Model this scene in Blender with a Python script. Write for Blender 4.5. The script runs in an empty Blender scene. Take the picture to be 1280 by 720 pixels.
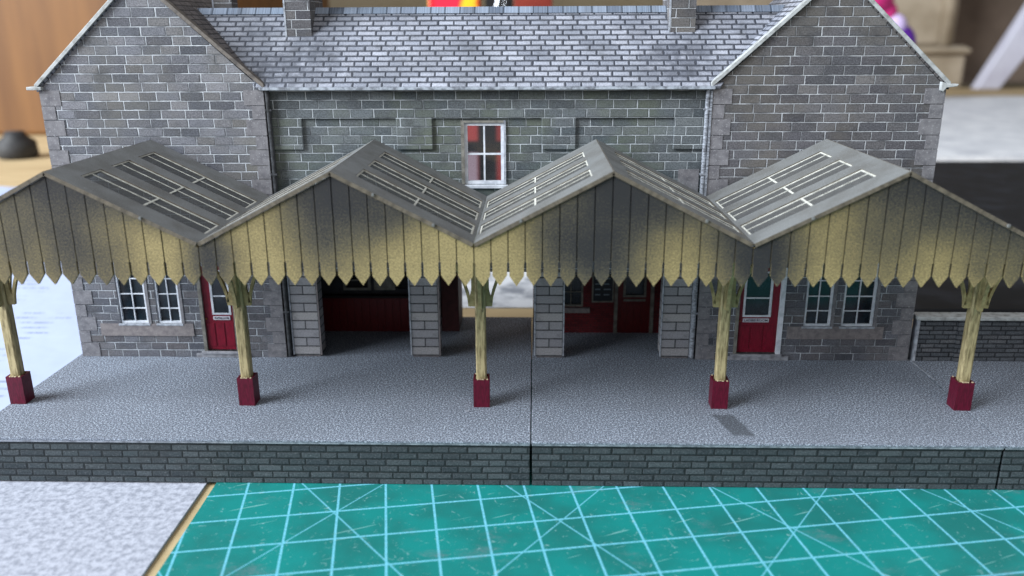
import bpy, bmesh, math, random
from mathutils import Matrix, Vector
random.seed(7)
S = 0.01                      # all numbers below are centimetres
sc = bpy.context.scene
col = sc.collection

# ------------------------------------------------------------------ node helper
def lin(c):
    return tuple(((v/255)/12.92 if v/255 <= .04045 else ((v/255+.055)/1.055)**2.4) for v in c) + (1,)

class NT:
    def __init__(s, name):
        s.m = bpy.data.materials.new(name); s.m.use_nodes = True
        s.t = s.m.node_tree; s.t.nodes.clear()
        s.out = s.t.nodes.new('ShaderNodeOutputMaterial')
    def n(s, typ, **kw):
        x = s.t.nodes.new(typ)
        for k, v in kw.items(): setattr(x, k, v)
        return x
    def put(s, sock, v):
        if isinstance(v, bpy.types.NodeSocket): s.t.links.new(v, sock)
        elif v is not None: sock.default_value = v
    def math(s, op, a, b=None, c=None, clamp=False):
        x = s.n('ShaderNodeMath', operation=op); x.use_clamp = clamp
        s.put(x.inputs[0], a); s.put(x.inputs[1], b)
        if c is not None: s.put(x.inputs[2], c)
        return x.outputs[0]
    def mapr(s, v, a, b, c=0., d=1., smooth=True):
        x = s.n('ShaderNodeMapRange'); x.interpolation_type = 'SMOOTHSTEP' if smooth else 'LINEAR'
        s.put(x.inputs['Value'], v); s.put(x.inputs['From Min'], a); s.put(x.inputs['From Max'], b)
        s.put(x.inputs['To Min'], c); s.put(x.inputs['To Max'], d)
        return x.outputs['Result']
    def mix(s, f, a, b, blend='MIX'):
        x = s.n('ShaderNodeMix', data_type='RGBA', blend_type=blend)
        s.put(x.inputs[0], f); s.put(x.inputs[6], a); s.put(x.inputs[7], b)
        return x.outputs[2]
    def uv(s):
        return s.n('ShaderNodeUVMap', uv_map='UVMap').outputs[0]
    def obj(s):
        m = s.n('ShaderNodeVectorMath', operation='SCALE')
        s.put(m.inputs[0], s.n('ShaderNodeTexCoord').outputs['Object']); m.inputs[3].default_value = 100
        return m.outputs[0]
    def sep(s, v):
        x = s.n('ShaderNodeSeparateXYZ'); s.put(x.inputs[0], v); return x.outputs
    def comb(s, a, b, c=0.):
        x = s.n('ShaderNodeCombineXYZ'); s.put(x.inputs[0], a); s.put(x.inputs[1], b); s.put(x.inputs[2], c)
        return x.outputs[0]
    def noise(s, v, scale, detail=3., rough=.55, dist=0., color=False):
        x = s.n('ShaderNodeTexNoise'); s.put(x.inputs['Vector'], v)
        x.inputs['Scale'].default_value = scale; x.inputs['Detail'].default_value = detail
        x.inputs['Roughness'].default_value = rough; x.inputs['Distortion'].default_value = dist
        return x.outputs['Color' if color else 'Fac']
    def white(s, v):
        x = s.n('ShaderNodeTexWhiteNoise', noise_dimensions='2D'); s.put(x.inputs['Vector'], v)
        return x.outputs['Value']
    def ramp(s, f, stops, interp='LINEAR'):
        x = s.n('ShaderNodeValToRGB'); x.color_ramp.interpolation = interp
        e = x.color_ramp.elements
        while len(e) < len(stops): e.new(.5)
        for el, (p, c) in zip(e, stops): el.position = p; el.color = c
        s.put(x.inputs[0], f); return x.outputs[0]
    def bump(s, h, strength=.5, dist=.02):
        x = s.n('ShaderNodeBump'); s.put(x.inputs['Height'], h)
        x.inputs['Strength'].default_value = strength; x.inputs['Distance'].default_value = dist*S
        return x.outputs[0]
    def bsdf(s, color, rough=.7, normal=None, spec=.3, **kw):
        b = s.n('ShaderNodeBsdfPrincipled')
        s.put(b.inputs['Base Color'], color); s.put(b.inputs['Roughness'], rough)
        b.inputs['Specular IOR Level'].default_value = spec
        if normal is not None: s.put(b.inputs['Normal'], normal)
        for k, v in kw.items(): s.put(b.inputs[k], v)
        s.put(s.out.inputs[0], b.outputs[0]); return b

M = {}
def masonry(name, w, h, mortar, mw, cols, stain=None, stain_amt=.35, fade=.85, rough=.75,
            pier=False, grain=.62, drawn=.5, bump=.6, blobs=None, jitter=.3, wob=.03, spec=.25, grime=.42):
    t = NT(name); uv = t.uv()
    wv = t.noise(uv, 2.2, 2, color=True)
    v3 = t.n('ShaderNodeVectorMath', operation='MULTIPLY_ADD')
    t.put(v3.inputs[0], wv); v3.inputs[1].default_value = (wob, wob*.6, 0); t.put(v3.inputs[2], uv)
    u, v, _ = t.sep(v3.outputs[0])
    vr = t.math('DIVIDE', v, h); row = t.math('FLOOR', vr); fv = t.math('FRACT', vr)
    odd = t.math('FLOORED_MODULO', row, 2.)
    if pier:
        ur = t.math('MULTIPLY', t.math('DIVIDE', u, w), t.math('ADD', odd, 1.)); ww = t.math('DIVIDE', w, t.math('ADD', odd, 1.))
    else:
        rr = t.white(t.comb(row, 7.3))
        ur = t.math('ADD', t.math('DIVIDE', u, w), t.math('MULTIPLY_ADD', odd, .5, t.math('MULTIPLY', rr, jitter)))
        ur = t.math('ADD', ur, t.math('MULTIPLY', t.math('SINE', t.math('MULTIPLY_ADD', ur, 1.9, t.math('MULTIPLY', row, 2.3))), jitter*.45))
        ww = w
    cl = t.math('FLOOR', ur); fu = t.math('FRACT', ur)
    idv = t.white(t.comb(cl, row)); id2 = t.white(t.comb(t.math('ADD', cl, 31.7), row))
    du = t.math('MULTIPLY', t.math('MINIMUM', fu, t.math('SUBTRACT', 1., fu)), ww)
    dv = t.math('MULTIPLY', t.math('MINIMUM', fv, t.math('SUBTRACT', 1., fv)), h)
    d = t.math('MINIMUM', du, dv)
    nz = t.noise(uv, 9., 3)
    d = t.math('ADD', d, t.math('MULTIPLY', t.math('SUBTRACT', nz, .5), mw*.9))
    mort = t.mapr(d, mw*.45, mw*.85, 1., 0.)
    big = t.noise(uv, .5, 3)
    fadef = t.math('MULTIPLY', mort, t.mapr(t.noise(uv, 1.3, 3), .3, .62, 1.-fade, 1.))
    n = len(cols)
    base = t.ramp(idv, [(i/max(1, n-1), lin(c)) for i, c in enumerate(cols)])
    fine = t.noise(uv, 22., 4, .7)
    base = t.mix(t.mapr(t.math('SUBTRACT', fine, t.math('MULTIPLY', t.math('SUBTRACT', id2, .5), .12)), .36, .64, 1.-grain, 1.), t.mix(1., base, (.22,.22,.235,1), 'MULTIPLY'), base)
    hi = t.mapr(t.noise(uv, 15., 4, .75), .52, .70)
    base = t.mix(t.math('MULTIPLY', hi, 0.32*grain), base, lin((160, 163, 168)))
    if stain:
        base = t.mix(t.math('MULTIPLY', t.mapr(big, .42, .7), stain_amt), base, lin(stain))
    inner = t.mapr(d, mw*.85, mw*2.0, 1., 0.)
    base = t.mix(t.math('MULTIPLY', inner, drawn), base, lin((34, 36, 40)))
    colr = t.mix(fadef, t.mix(t.math('MULTIPLY', mort, .4), base, lin((60, 62, 66))), lin(mortar))
    if blobs:
        acc = None; u0, v0, _ = t.sep(uv)
        for bx, bz, rx, rz, st in blobs:
            q = t.math('ADD', t.math('POWER', t.math('DIVIDE', t.math('SUBTRACT', u0, bx), rx), 2.), t.math('POWER', t.math('DIVIDE', t.math('SUBTRACT', v0, bz), rz), 2.))
            g = t.math('MULTIPLY', t.mapr(q, 0., 1., 1., 0.), st); acc = g if acc is None else t.math('MAXIMUM', acc, g)
        colr = t.mix(t.math('MULTIPLY', acc, t.mapr(t.noise(uv, 3., 4), .25, .6)), colr, lin((62, 66, 76)))
    gr = t.math('MULTIPLY', t.mapr(t.noise(uv, 1.1, 5, .7), .5, .72), grime)
    colr = t.mix(gr, colr, lin((48, 50, 52)))
    hgt = t.math('ADD', t.mapr(d, mw*.4, mw*1.3), t.math('MULTIPLY', fine, .5))
    hgt = t.math('ADD', hgt, t.math('MULTIPLY', id2, .35))
    t.bsdf(colr, rough, t.bump(hgt, bump, .02), spec)
    M[name] = t.m

def plain(name, c, c2=None, scale=8., rough=.6, bump=.25, spec=.3, detail=4, amt=1., lo=.35, hi=.68, fine=None, stretch=None, **kw):
    t = NT(name); uv = t.uv()
    if stretch:
        mp = t.n('ShaderNodeMapping'); t.put(mp.inputs[0], uv); mp.inputs['Scale'].default_value = stretch + (1,); uv = mp.outputs[0]
    f = t.noise(uv, scale, detail, .6)
    c = lin(c); c2 = lin(c2) if c2 else tuple(v*.7 for v in c[:3]) + (1,)
    cc = t.mix(t.math('MULTIPLY', t.mapr(f, lo, hi), amt), c, c2)
    if fine:
        cc = t.mix(t.mapr(t.noise(uv, fine[0], 2, .7), fine[1], fine[2]), cc, lin(fine[3]))
    t.bsdf(cc, rough, t.bump(f, bump, .015), spec, **kw)
    M[name] = t.m

GREYS = [(84, 87, 95), (104, 107, 116), (122, 124, 132), (94, 95, 102), (132, 133, 140), (110, 109, 110)]
masonry('stone_gable', .66, .275, (180, 185, 192), .021, GREYS, (112, 110, 102), .45)
masonry('stone_upper', .66, .275, (166, 173, 178), .021, [(82, 90, 95), (98, 105, 110), (112, 118, 121), (90, 96, 101), (104, 110, 106)], (98, 106, 88), .55)
masonry('stone_gable_brown', .70, .28, (168, 171, 176), .020, [(80, 80, 86), (94, 93, 98), (106, 105, 108), (86, 87, 93), (112, 110, 111)], (100, 95, 86), .45)
masonry('stone_ground', .60, .262, (166, 171, 178), .021, [(82, 85, 94), (98, 101, 110), (112, 114, 122), (90, 91, 100), (106, 104, 108)], (108, 101, 97), .4)
masonry('stone_low', .52, .155, (26, 29, 34), .026, [(74, 79, 86), (88, 93, 99), (80, 85, 92), (98, 101, 106)], None, fade=.3, drawn=.2)
masonry('stone_face', .55, .2, (26, 32, 34), .03, [(62, 72, 76), (74, 82, 86), (54, 63, 68)], None, fade=.3, drawn=.2)
masonry('pier_stone', 1.0, .305, (44, 46, 50), .026, [(150, 150, 155), (164, 164, 168), (140, 140, 146), (170, 168, 168)], (136, 132, 128), .3, fade=.15, pier=True, drawn=.12, grain=.35, wob=.008, bump=.35)
masonry('slates', .50, .205, (50, 54, 64), .040, [(142, 147, 160), (158, 163, 176), (174, 178, 190), (148, 153, 166), (166, 170, 182)], (100, 105, 114), .55, fade=.2, drawn=.12, grain=.5, bump=.9, jitter=.22,
        blobs=[(-7.9, .65, 1.5, 1.1, .75), (-6.9, 1.2, 1.2, 1.6, .6), (4.4, 1.0, 1.6, 1.2, .7), (4.9, 1.9, .9, 1.5, .5), (-8.8, 2.3, .8, 1.4, .45), (3.2, 2.3, .9, .8, .35)], spec=.35, rough=.5)
masonry('slates_shaded', .46, .21, (48, 46, 48), .03, [(112, 107, 107), (126, 121, 121), (102, 98, 100)], (80, 74, 72), .4, fade=.3, drawn=.1)  # darker copy of the slates: shade of the right-facing gable slopes put into colour
masonry('ridge_tiles', .47, 3., (70, 80, 94), .03, [(118, 132, 150), (140, 152, 170), (106, 118, 136)], None, fade=.2, jitter=.05, drawn=.1)
masonry('red_brick', .28, .085, (60, 26, 30), .016, [(98, 24, 30), (112, 30, 36), (86, 20, 28)], None, fade=.3, drawn=.1, bump=.3, grain=.25)
plain('quoin', (118, 117, 121), (94, 93, 98), 4., .75, .5, fine=(16., .52, .75, (146, 146, 150)))
plain('sandstone_dark', (126, 120, 120), (104, 99, 101), 5., .75, .3, fine=(22., .55, .8, (150, 144, 142)))
plain('coping', (172, 176, 178), (112, 113, 110), 4., .6, .2, lo=.35, hi=.8)
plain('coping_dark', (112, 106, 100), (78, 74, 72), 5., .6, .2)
plain('gutter_grey', (150, 158, 168), (92, 96, 104), 5., .5, .2)
plain('pipe_dark', (66, 68, 72), (42, 44, 46), 6., .5, .2)
plain('pipe_light', (150, 156, 166), (84, 86, 92), 5., .5, .3, stretch=(1., 3.))
plain('card_edge', (168, 174, 184), (118, 122, 130), 5., .6, .2)
plain('frame_white', (214, 218, 226), (178, 184, 194), 3., .5, .1)
plain('frame_dirty', (126, 124, 118), (92, 90, 84), 4., .6, .1)
plain('door_red', (122, 14, 40), (96, 8, 30), 4., .4, .15, stretch=(6., 1.))
plain('door_red_deep', (96, 12, 18), (78, 8, 14), 4., .45, .15, stretch=(6., 1.))
plain('partition_maroon', (58, 24, 26), (44, 18, 20), 4., .6, .1)
plain('glass_dark', (26, 38, 46), (14, 20, 26), 2., .12, .0, .5)
plain('black_card', (22, 22, 26), (14, 14, 16), 5., .7, .1)
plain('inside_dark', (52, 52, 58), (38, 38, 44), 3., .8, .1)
plain('step_grey', (150, 152, 158), (112, 112, 118), 4., .7, .2)
plain('brass', (166, 120, 52), (140, 96, 40), 6., .35, .05, Metallic=.8)
plain('lettering_dark', (30, 30, 38), (30, 30, 38), 6., .6, 0)
plain('lettering_pale', (120, 132, 146), (104, 116, 128), 6., .6, 0)
plain('board_navy', (16, 20, 34), (12, 14, 26), 6., .4, 0)
plain('nameplate_white', (206, 204, 214), (176, 174, 186), 4., .5, 0)
plain('column_paint', (172, 158, 120), (116, 104, 74), 4., .6, .6, stretch=(3., .5), fine=(7., .6, .8, (70, 62, 44)))
plain('bracket_paint', (172, 157, 114), (128, 115, 80), 3., .65, .4, fine=(16., .64, .82, (70, 64, 48)))
plain('column_foot', (88, 12, 38), (66, 8, 27), 7., .45, .5, stretch=(3., .6))
plain('raw_card', (206, 190, 160), (170, 150, 116), 9., .8, .3)
# canopy roof card
t = NT('canopy_card'); uv = t.uv()
sp = t.noise(uv, 26., 3, .7); lg = t.noise(uv, .9, 3)
c = t.mix(t.mapr(lg, .35, .7), lin((108, 110, 110)), lin((90, 90, 88)))
c = t.mix(t.math('MULTIPLY', t.mapr(sp, .5, .75), .5), c, lin((156, 160, 164)))
c = t.mix(t.math('MULTIPLY', t.mapr(t.noise(uv, 1.7, 4, .6), .58, .8), .35), c, lin((92, 84, 72)))
c = t.mix(t.mapr(t.noise(uv, 60., 1), .73, .76), c, lin((210, 214, 218)))
t.bsdf(c, t.mapr(lg, .3, .7, .42, .6), t.bump(sp, .3, .01), .5); M['canopy_card'] = t.m
plain('canopy_edge', (104, 96, 84), (72, 66, 58), 5., .7, .3)
# skylight film
t = NT('skylight_film'); uv = t.uv()
gl = t.n('ShaderNodeBsdfGlossy'); gl.inputs['Color'].default_value = (.8, .84, .9, 1); gl.inputs['Roughness'].default_value = .22
tr = t.n('ShaderNodeBsdfTransparent'); tr.inputs['Color'].default_value = (.36, .38, .39, 1)
df = t.n('ShaderNodeBsdfDiffuse'); df.inputs['Color'].default_value = (.15, .15, .145, 1)
m1 = t.n('ShaderNodeMixShader'); m2 = t.n('ShaderNodeMixShader')
fr = t.n('ShaderNodeFresnel'); fr.inputs[0].default_value = 1.5
t.put(m1.inputs[0], t.math('MULTIPLY', fr.outputs[0], .4)); t.put(m1.inputs[1], tr.outputs[0]); t.put(m1.inputs[2], gl.outputs[0])
scr = t.mapr(t.noise(uv, 3.5, 5, .7, 1.5), .5, .72, .38, .62)
t.put(m2.inputs[0], scr); t.put(m2.inputs[1], m1.outputs[0]); t.put(m2.inputs[2], df.outputs[0])
t.put(t.out.inputs[0], m2.outputs[0]); M['skylight_film'] = t.m
plain('bar_white', (206, 206, 198), (160, 160, 152), 4., .5, 0)
# window clear
t = NT('window_film')
gl = t.n('ShaderNodeBsdfGlossy'); gl.inputs['Roughness'].default_value = .1
tr = t.n('ShaderNodeBsdfTransparent'); tr.inputs['Color'].default_value = (.9, .92, .94, 1)
m1 = t.n('ShaderNodeMixShader'); m1.inputs[0].default_value = .06
t.put(m1.inputs[1], tr.outputs[0]); t.put(m1.inputs[2], gl.outputs[0]); t.put(t.out.inputs[0], m1.outputs[0]); M['window_film'] = t.m
# valance: sprayed tan card with airbrushed soot patches (positions measured on the boards)
t = NT('valance_paint'); uv = t.uv(); u0, v0, _ = t.sep(uv)
def bx(px): return (px-592)/49.7-1.49
def bz(py): return 5.56+(303-py)/50.
acc = 0.
for px, py, rx, ry, st in [(80, 230, 95, 60, .85), (88, 310, 50, 75, .75), (15, 300, 50, 90, .55), (150, 235, 90, 45, .75), (205, 268, 50, 28, .5), (140, 330, 40, 60, .4),
        (262, 325, 40, 60, .85), (422, 232, 90, 75, 1.), (405, 290, 50, 70, .6), (505, 262, 70, 32, .6), (465, 265, 50, 60, .45),
        (765, 238, 80, 70, 1.), (745, 310, 75, 75, .95), (695, 290, 45, 60, .6), (845, 262, 60, 28, .6), (800, 250, 60, 45, .6),
        (945, 325, 62, 75, 1.), (920, 298, 70, 36, .7), (1135, 228, 130, 58, .9), (1090, 300, 65, 70, .5), (1235, 265, 80, 55, .9), (1285, 320, 70, 70, .6), (1210, 330, 40, 40, .3), (1160, 270, 60, 40, .45)]:
    q = t.math('ADD', t.math('POWER', t.math('DIVIDE', t.math('SUBTRACT', u0, bx(px)), rx/49.7*1.1), 2.), t.math('POWER', t.math('DIVIDE', t.math('SUBTRACT', v0, bz(py)), ry/50*1.1), 2.))
    g = t.math('MULTIPLY', t.math('EXPONENT', t.math('MULTIPLY', q, -1.9)), st)
    acc = t.math('SUBTRACT', t.math('ADD', acc, g), t.math('MULTIPLY', acc, g))
sp = t.noise(uv, 21., 3, .8)
acc = t.math('ADD', acc, t.math('MULTIPLY_ADD', t.math('SUBTRACT', sp, .5), 1.45, .10))
acc = t.math('ADD', acc, t.math('MULTIPLY', t.math('SUBTRACT', t.noise(uv, 1.6, 3), .5), .3), clamp=True)
c = t.ramp(acc, [(0., lin((155, 140, 98))), (.22, lin((128, 115, 80))), (.45, lin((101, 92, 68))), (.72, lin((72, 68, 58))), (1., lin((40, 40, 43)))])
c = t.mix(t.math('MULTIPLY', t.mapr(t.noise(uv, 34., 2, .6), .55, .72), .35), c, lin((60, 54, 42)))
t.bsdf(c, .6, t.bump(sp, .5, .012), .3); M['valance_paint'] = t.m
# platform
t = NT('platform_grit'); uv = t.uv()
a = t.noise(uv, 20., 2, .8); b2 = t.noise(uv, 38., 2, .8); big = t.noise(uv, .35, 3)
v = t.math('ADD', t.math('MULTIPLY', a, .55), t.math('MULTIPLY', b2, .45))
c = t.ramp(t.mapr(v, .38, .61, smooth=False), [(0., lin((48, 52, 60))), (.38, lin((88, 94, 105))), (.65, lin((120, 128, 141))), (1., lin((206, 216, 230)))])
c = t.mix(t.math('MULTIPLY', t.mapr(big, .4, .7), .3), c, lin((96, 100, 108)))
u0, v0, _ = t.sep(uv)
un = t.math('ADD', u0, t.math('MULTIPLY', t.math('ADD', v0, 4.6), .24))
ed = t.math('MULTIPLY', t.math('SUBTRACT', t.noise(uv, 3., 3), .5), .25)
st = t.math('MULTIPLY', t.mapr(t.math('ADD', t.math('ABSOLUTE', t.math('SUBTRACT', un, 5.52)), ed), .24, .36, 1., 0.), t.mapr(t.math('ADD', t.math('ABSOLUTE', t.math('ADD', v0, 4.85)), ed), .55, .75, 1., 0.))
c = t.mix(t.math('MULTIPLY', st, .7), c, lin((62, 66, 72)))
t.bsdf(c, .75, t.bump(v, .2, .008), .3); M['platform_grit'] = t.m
# cutting mat
t = NT('mat_green'); uv = t.uv(); u0, v0, _ = t.sep(uv)
def lines(co, period, w):
    f = t.math('FRACT', t.math('DIVIDE', co, period))
    return t.mapr(t.math('MULTIPLY', t.math('MINIMUM', f, t.math('SUBTRACT', 1., f)), period), w*.5, w, 1., 0.)
ur = t.math('ADD', t.math('MULTIPLY', u0, .985), t.math('MULTIPLY', v0, .17)); vr = t.math('SUBTRACT', t.math('MULTIPLY', v0, .985), t.math('MULTIPLY', u0, .17))
g = t.math('MAXIMUM', lines(ur, 1.25, .04), lines(vr, 1.25, .04))
g = t.math('MAXIMUM', g, t.math('MULTIPLY', t.math('MAXIMUM', lines(t.math('ADD', ur, t.math('MULTIPLY', vr, .58)), 5., .035), lines(t.math('SUBTRACT', ur, t.math('MULTIPLY', vr, 1.0)), 7., .035)), .8))
fn = t.noise(uv, 18., 3, .7)
c = t.mix(t.mapr(t.noise(uv, .5, 3), .35, .65), lin((14, 122, 118)), lin((22, 104, 100)))
c = t.mix(t.math('MULTIPLY', g, t.mapr(fn, .3, .6, .4, .9)), c, lin((112, 190, 214)))
sc_ = t.mapr(t.noise(uv, 2.6, 6, .75, 2.5), .60, .66)
c = t.mix(t.math('MULTIPLY', sc_, .5), c, lin((150, 184, 188)))
pt = t.mapr(t.noise(t.comb(t.math('MULTIPLY', u0, .6), t.math('MULTIPLY', v0, 1.3)), .5, 6, .7), .56, .70)
c = t.mix(t.math('MULTIPLY', pt, t.mapr(fn, .35, .6, .1, .6)), c, lin((104, 116, 124)))
kn = t.mapr(t.noise(t.comb(t.math('MULTIPLY_ADD', v0, .12, t.math('MULTIPLY', u0, .3)), t.math('MULTIPLY_ADD', u0, -2.6, t.math('MULTIPLY', v0, 6.))), 1.1, 2), .68, .71)
c = t.mix(t.math('MULTIPLY', kn, .45), c, lin((140, 190, 190)))
t.bsdf(c, .55, t.bump(fn, .25, .01), .35); M['mat_green'] = t.m
# paper with printed exploded instructions
t = NT('paper_printed'); uv = t.uv(); u0, v0, _ = t.sep(uv)
ln = t.math('MULTIPLY', t.mapr(t.math('ABSOLUTE', t.math('SUBTRACT', t.math('FRACT', t.math('MULTIPLY', v0, 1.6)), .5)), .12, .2, 1., 0.), t.mapr(t.noise(t.comb(t.math('MULTIPLY', u0, .5), t.math('MULTIPLY', v0, .35)), .8, 2), .55, .62))
ln = t.math('MULTIPLY', ln, t.mapr(t.noise(t.comb(t.math('MULTIPLY', u0, 5.), t.math('MULTIPLY', v0, 1.)), 2., 2), .35, .55))
c = t.mix(t.math('MULTIPLY', ln, .75), lin((172, 184, 210)), lin((120, 130, 156)))
wr = t.noise(uv, .25, 3)
t.bsdf(c, .7, t.bump(wr, .25, .5), .3); M['paper_printed'] = t.m
plain('paper_blotched', (204, 206, 210), (128, 132, 140), .55, .8, .1, detail=5, lo=.42, hi=.66)
plain('foam_white', (216, 218, 222), (184, 187, 194), .35, .7, .1)
plain('speckled_sheet', (172, 176, 188), (134, 138, 150), 5.5, .9, 1., detail=5)
plain('table_beige', (188, 166, 128), (172, 150, 114), .12, .7, .1, stretch=(1., 6.))
plain('wood_brown', (122, 85, 49), (102, 69, 40), .12, .5, .1, stretch=(3., .25), detail=5)
plain('cabinet_beige', (176, 162, 142), (150, 136, 116), .15, .6, .1)
plain('wall_beige', (168, 154, 128), (158, 144, 118), .05, .9, 0)
plain('shadow_brown', (124, 108, 95), (104, 90, 79), .1, .8, 0)
plain('board_lilac', (206, 206, 220), (190, 188, 204), .1, .6, 0)
plain('slab_black', (15, 17, 21), (34, 37, 44), .5, .7, .1, .2, detail=5, lo=.45, hi=.75)
plain('pot_grey', (62, 62, 62), (44, 44, 46), .6, .6, .1)
plain('pink', (206, 52, 124), (180, 36, 104), .4, .6, .1)
plain('violet', (98, 40, 156), (78, 28, 128), .4, .6, .1)
plain('lilac_white', (210, 190, 230), (190, 170, 214), .4, .6, .1)
plain('box_redbrown', (150, 60, 46), (128, 44, 36), .2, .6, .05)
plain('steel', (190, 194, 200), (150, 154, 160), .5, .25, 0, Metallic=.9)
t = NT('packet_print'); uv = t.uv(); u0, v0, _ = t.sep(uv)
w = t.math('ADD', u0, t.math('MULTIPLY', t.noise(uv, .5, 2), 1.5))
c = t.ramp(t.math('FRACT', t.math('DIVIDE', t.math('ADD', w, 14.2), 6.)), [(0., lin((216, 30, 60))), (.38, lin((216, 30, 60))), (.44, lin((236, 190, 30))), (.62, lin((236, 180, 30))), (.68, lin((196, 20, 36))), (1., lin((196, 20, 36)))])
t.bsdf(c, .4, None, .4); M['packet_print'] = t.m
t = NT('red_box_print'); uv = t.uv(); u0, v0, _ = t.sep(uv)
k = t.mapr(t.math('ABSOLUTE', t.math('ADD', u0, 3.12)), .5, .75, 1., 0.)
k = t.math('MAXIMUM', k, t.mapr(t.math('ABSOLUTE', t.math('SUBTRACT', v0, 3.05)), .35, .43, 1., 0.))
c = t.mix(k, t.mix(t.mapr(u0, -3.9, -3.7), t.mix(t.mapr(v0, 2.6, 3.3), lin((132, 112, 118)), lin((140, 52, 50))), lin((122, 42, 40))), lin((14, 14, 18)))
t.bsdf(c, .5, None, .3); M['red_box_print'] = t.m

# ------------------------------------------------------------------ mesh builder
ABS = {}
class MB:
    def __init__(s, *mats, uvf=None):
        s.v = []; s.f = []; s.fm = []; s.fuv = []; s.mats = list(mats); s.uvf = uvf
    def face(s, pts, m=0, uvf=None):
        i = len(s.v); s.v += [tuple(p) for p in pts]; s.f.append(list(range(i, i+len(pts)))); s.fm.append(m); s.fuv.append(uvf or s.uvf)
    def solid(s, a, b, m=0, uvf=None, ms=None, mb=None):
        """two matching rings a (front) and b (back)"""
        n = len(a); i = len(s.v); s.v += [tuple(p) for p in a] + [tuple(p) for p in b]
        fs = [(list(range(i, i+n)), m), (list(range(i+2*n-1, i+n-1, -1)), m if mb is None else mb)]
        for k in range(n):
            k2 = (k+1) % n; fs.append(([i+k, i+n+k, i+n+k2, i+k2], m if ms is None else ms))
        for f, mm in fs: s.f.append(f); s.fm.append(mm); s.fuv.append(uvf or s.uvf)
    def box(s, x0, x1, y0, y1, z0, z1, m=0, **k):
        s.solid([(x0, y0, z0), (x1, y0, z0), (x1, y0, z1), (x0, y0, z1)], [(x0, y1, z0), (x1, y1, z0), (x1, y1, z1), (x0, y1, z1)], m, **k)
    def pxz(s, poly, y0, y1, m=0, **k):
        s.solid([(x, y0, z) for x, z in poly], [(x, y1, z) for x, z in poly], m, **k)
    def pyz(s, poly, x0, x1, m=0, **k):
        s.solid([(x0, y, z) for y, z in poly], [(x1, y, z) for y, z in poly], m, **k)
    def grid(s, us, vs, hole, T, n0, n1, m=0, ms=None):
        ms = m if ms is None else ms
        idx = {}
        def P(i, j, k):
            key = (i, j, k)
            if key not in idx: idx[key] = len(s.v); s.v.append(tuple(T(us[i], vs[j], (n0, n1)[k])))
            return idx[key]
        nu, nv = len(us)-1, len(vs)-1
        def H(i, j): return i < 0 or j < 0 or i >= nu or j >= nv or hole((us[i]+us[i+1])/2, (vs[j]+vs[j+1])/2)
        def add(f, mm): s.f.append(f); s.fm.append(mm); s.fuv.append(s.uvf)
        for i in range(nu):
            for j in range(nv):
                if H(i, j): continue
                add([P(i, j, 0), P(i+1, j, 0), P(i+1, j+1, 0), P(i, j+1, 0)], m)
                add([P(i, j, 1), P(i, j+1, 1), P(i+1, j+1, 1), P(i+1, j, 1)], m)
                for (di, dj, a, b) in ((-1, 0, (i, j), (i, j+1)), (1, 0, (i+1, j), (i+1, j+1)), (0, -1, (i, j), (i+1, j)), (0, 1, (i, j+1), (i+1, j+1))):
                    if H(i+di, j+dj): add([P(*a, 0), P(*b, 0), P(*b, 1), P(*a, 1)], ms)
    def wall(s, x0, x1, z0, z1, y0, y1, opens=(), m=0, ms=None):
        us = sorted({x0, x1, *[o[0] for o in opens], *[o[1] for o in opens]}); vs = sorted({z0, z1, *[o[2] for o in opens], *[o[3] for o in opens]})
        us = [u for u in us if x0 <= u <= x1]; vs = [v for v in vs if z0 <= v <= z1]
        s.grid(us, vs, lambda u, v: any(o[0] < u < o[1] and o[2] < v < o[3] for o in opens), lambda u, v, n: (u, n, v), y0, y1, m, ms)
    def lathe(s, prof, cx, cy, n=24, m=0):
        i = len(s.v)
        for r, z in prof:
            for k in range(n): s.v.append((cx+r*math.cos(2*math.pi*k/n), cy+r*math.sin(2*math.pi*k/n), z))
        for a in range(len(prof)-1):
            for k in range(n):
                k2 = (k+1) % n; s.f.append([i+a*n+k, i+a*n+k2, i+(a+1)*n+k2, i+(a+1)*n+k]); s.fm.append(m); s.fuv.append(None)
        s.f.append([i+k for k in range(n)][::-1]); s.fm.append(m); s.fuv.append(None)
        s.f.append([i+(len(prof)-1)*n+k for k in range(n)]); s.fm.append(m); s.fuv.append(None)
    def tube(s, pts, r, n=8, m=0):
        pts = [Vector(p) for p in pts]; i = len(s.v)
        for a, p in enumerate(pts):
            d = (pts[min(a+1, len(pts)-1)]-pts[max(a-1, 0)]).normalized()
            x = d.orthogonal().normalized() if abs(d.z) < .9 else Vector((1, 0, 0)); x = (x-d*x.dot(d)).normalized(); y = d.cross(x)
            for k in range(n):
                q = p+(x*math.cos(2*math.pi*k/n)+y*math.sin(2*math.pi*k/n))*r; s.v.append(tuple(q))
        for a in range(len(pts)-1):
            for k in range(n):
                k2 = (k+1) % n; s.f.append([i+a*n+k, i+a*n+k2, i+(a+1)*n+k2, i+(a+1)*n+k]); s.fm.append(m); s.fuv.append(None)
        for st in (0, (len(pts)-1)*n): s.f.append([i+st+k for k in range(n)]); s.fm.append(m); s.fuv.append(None)
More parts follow.
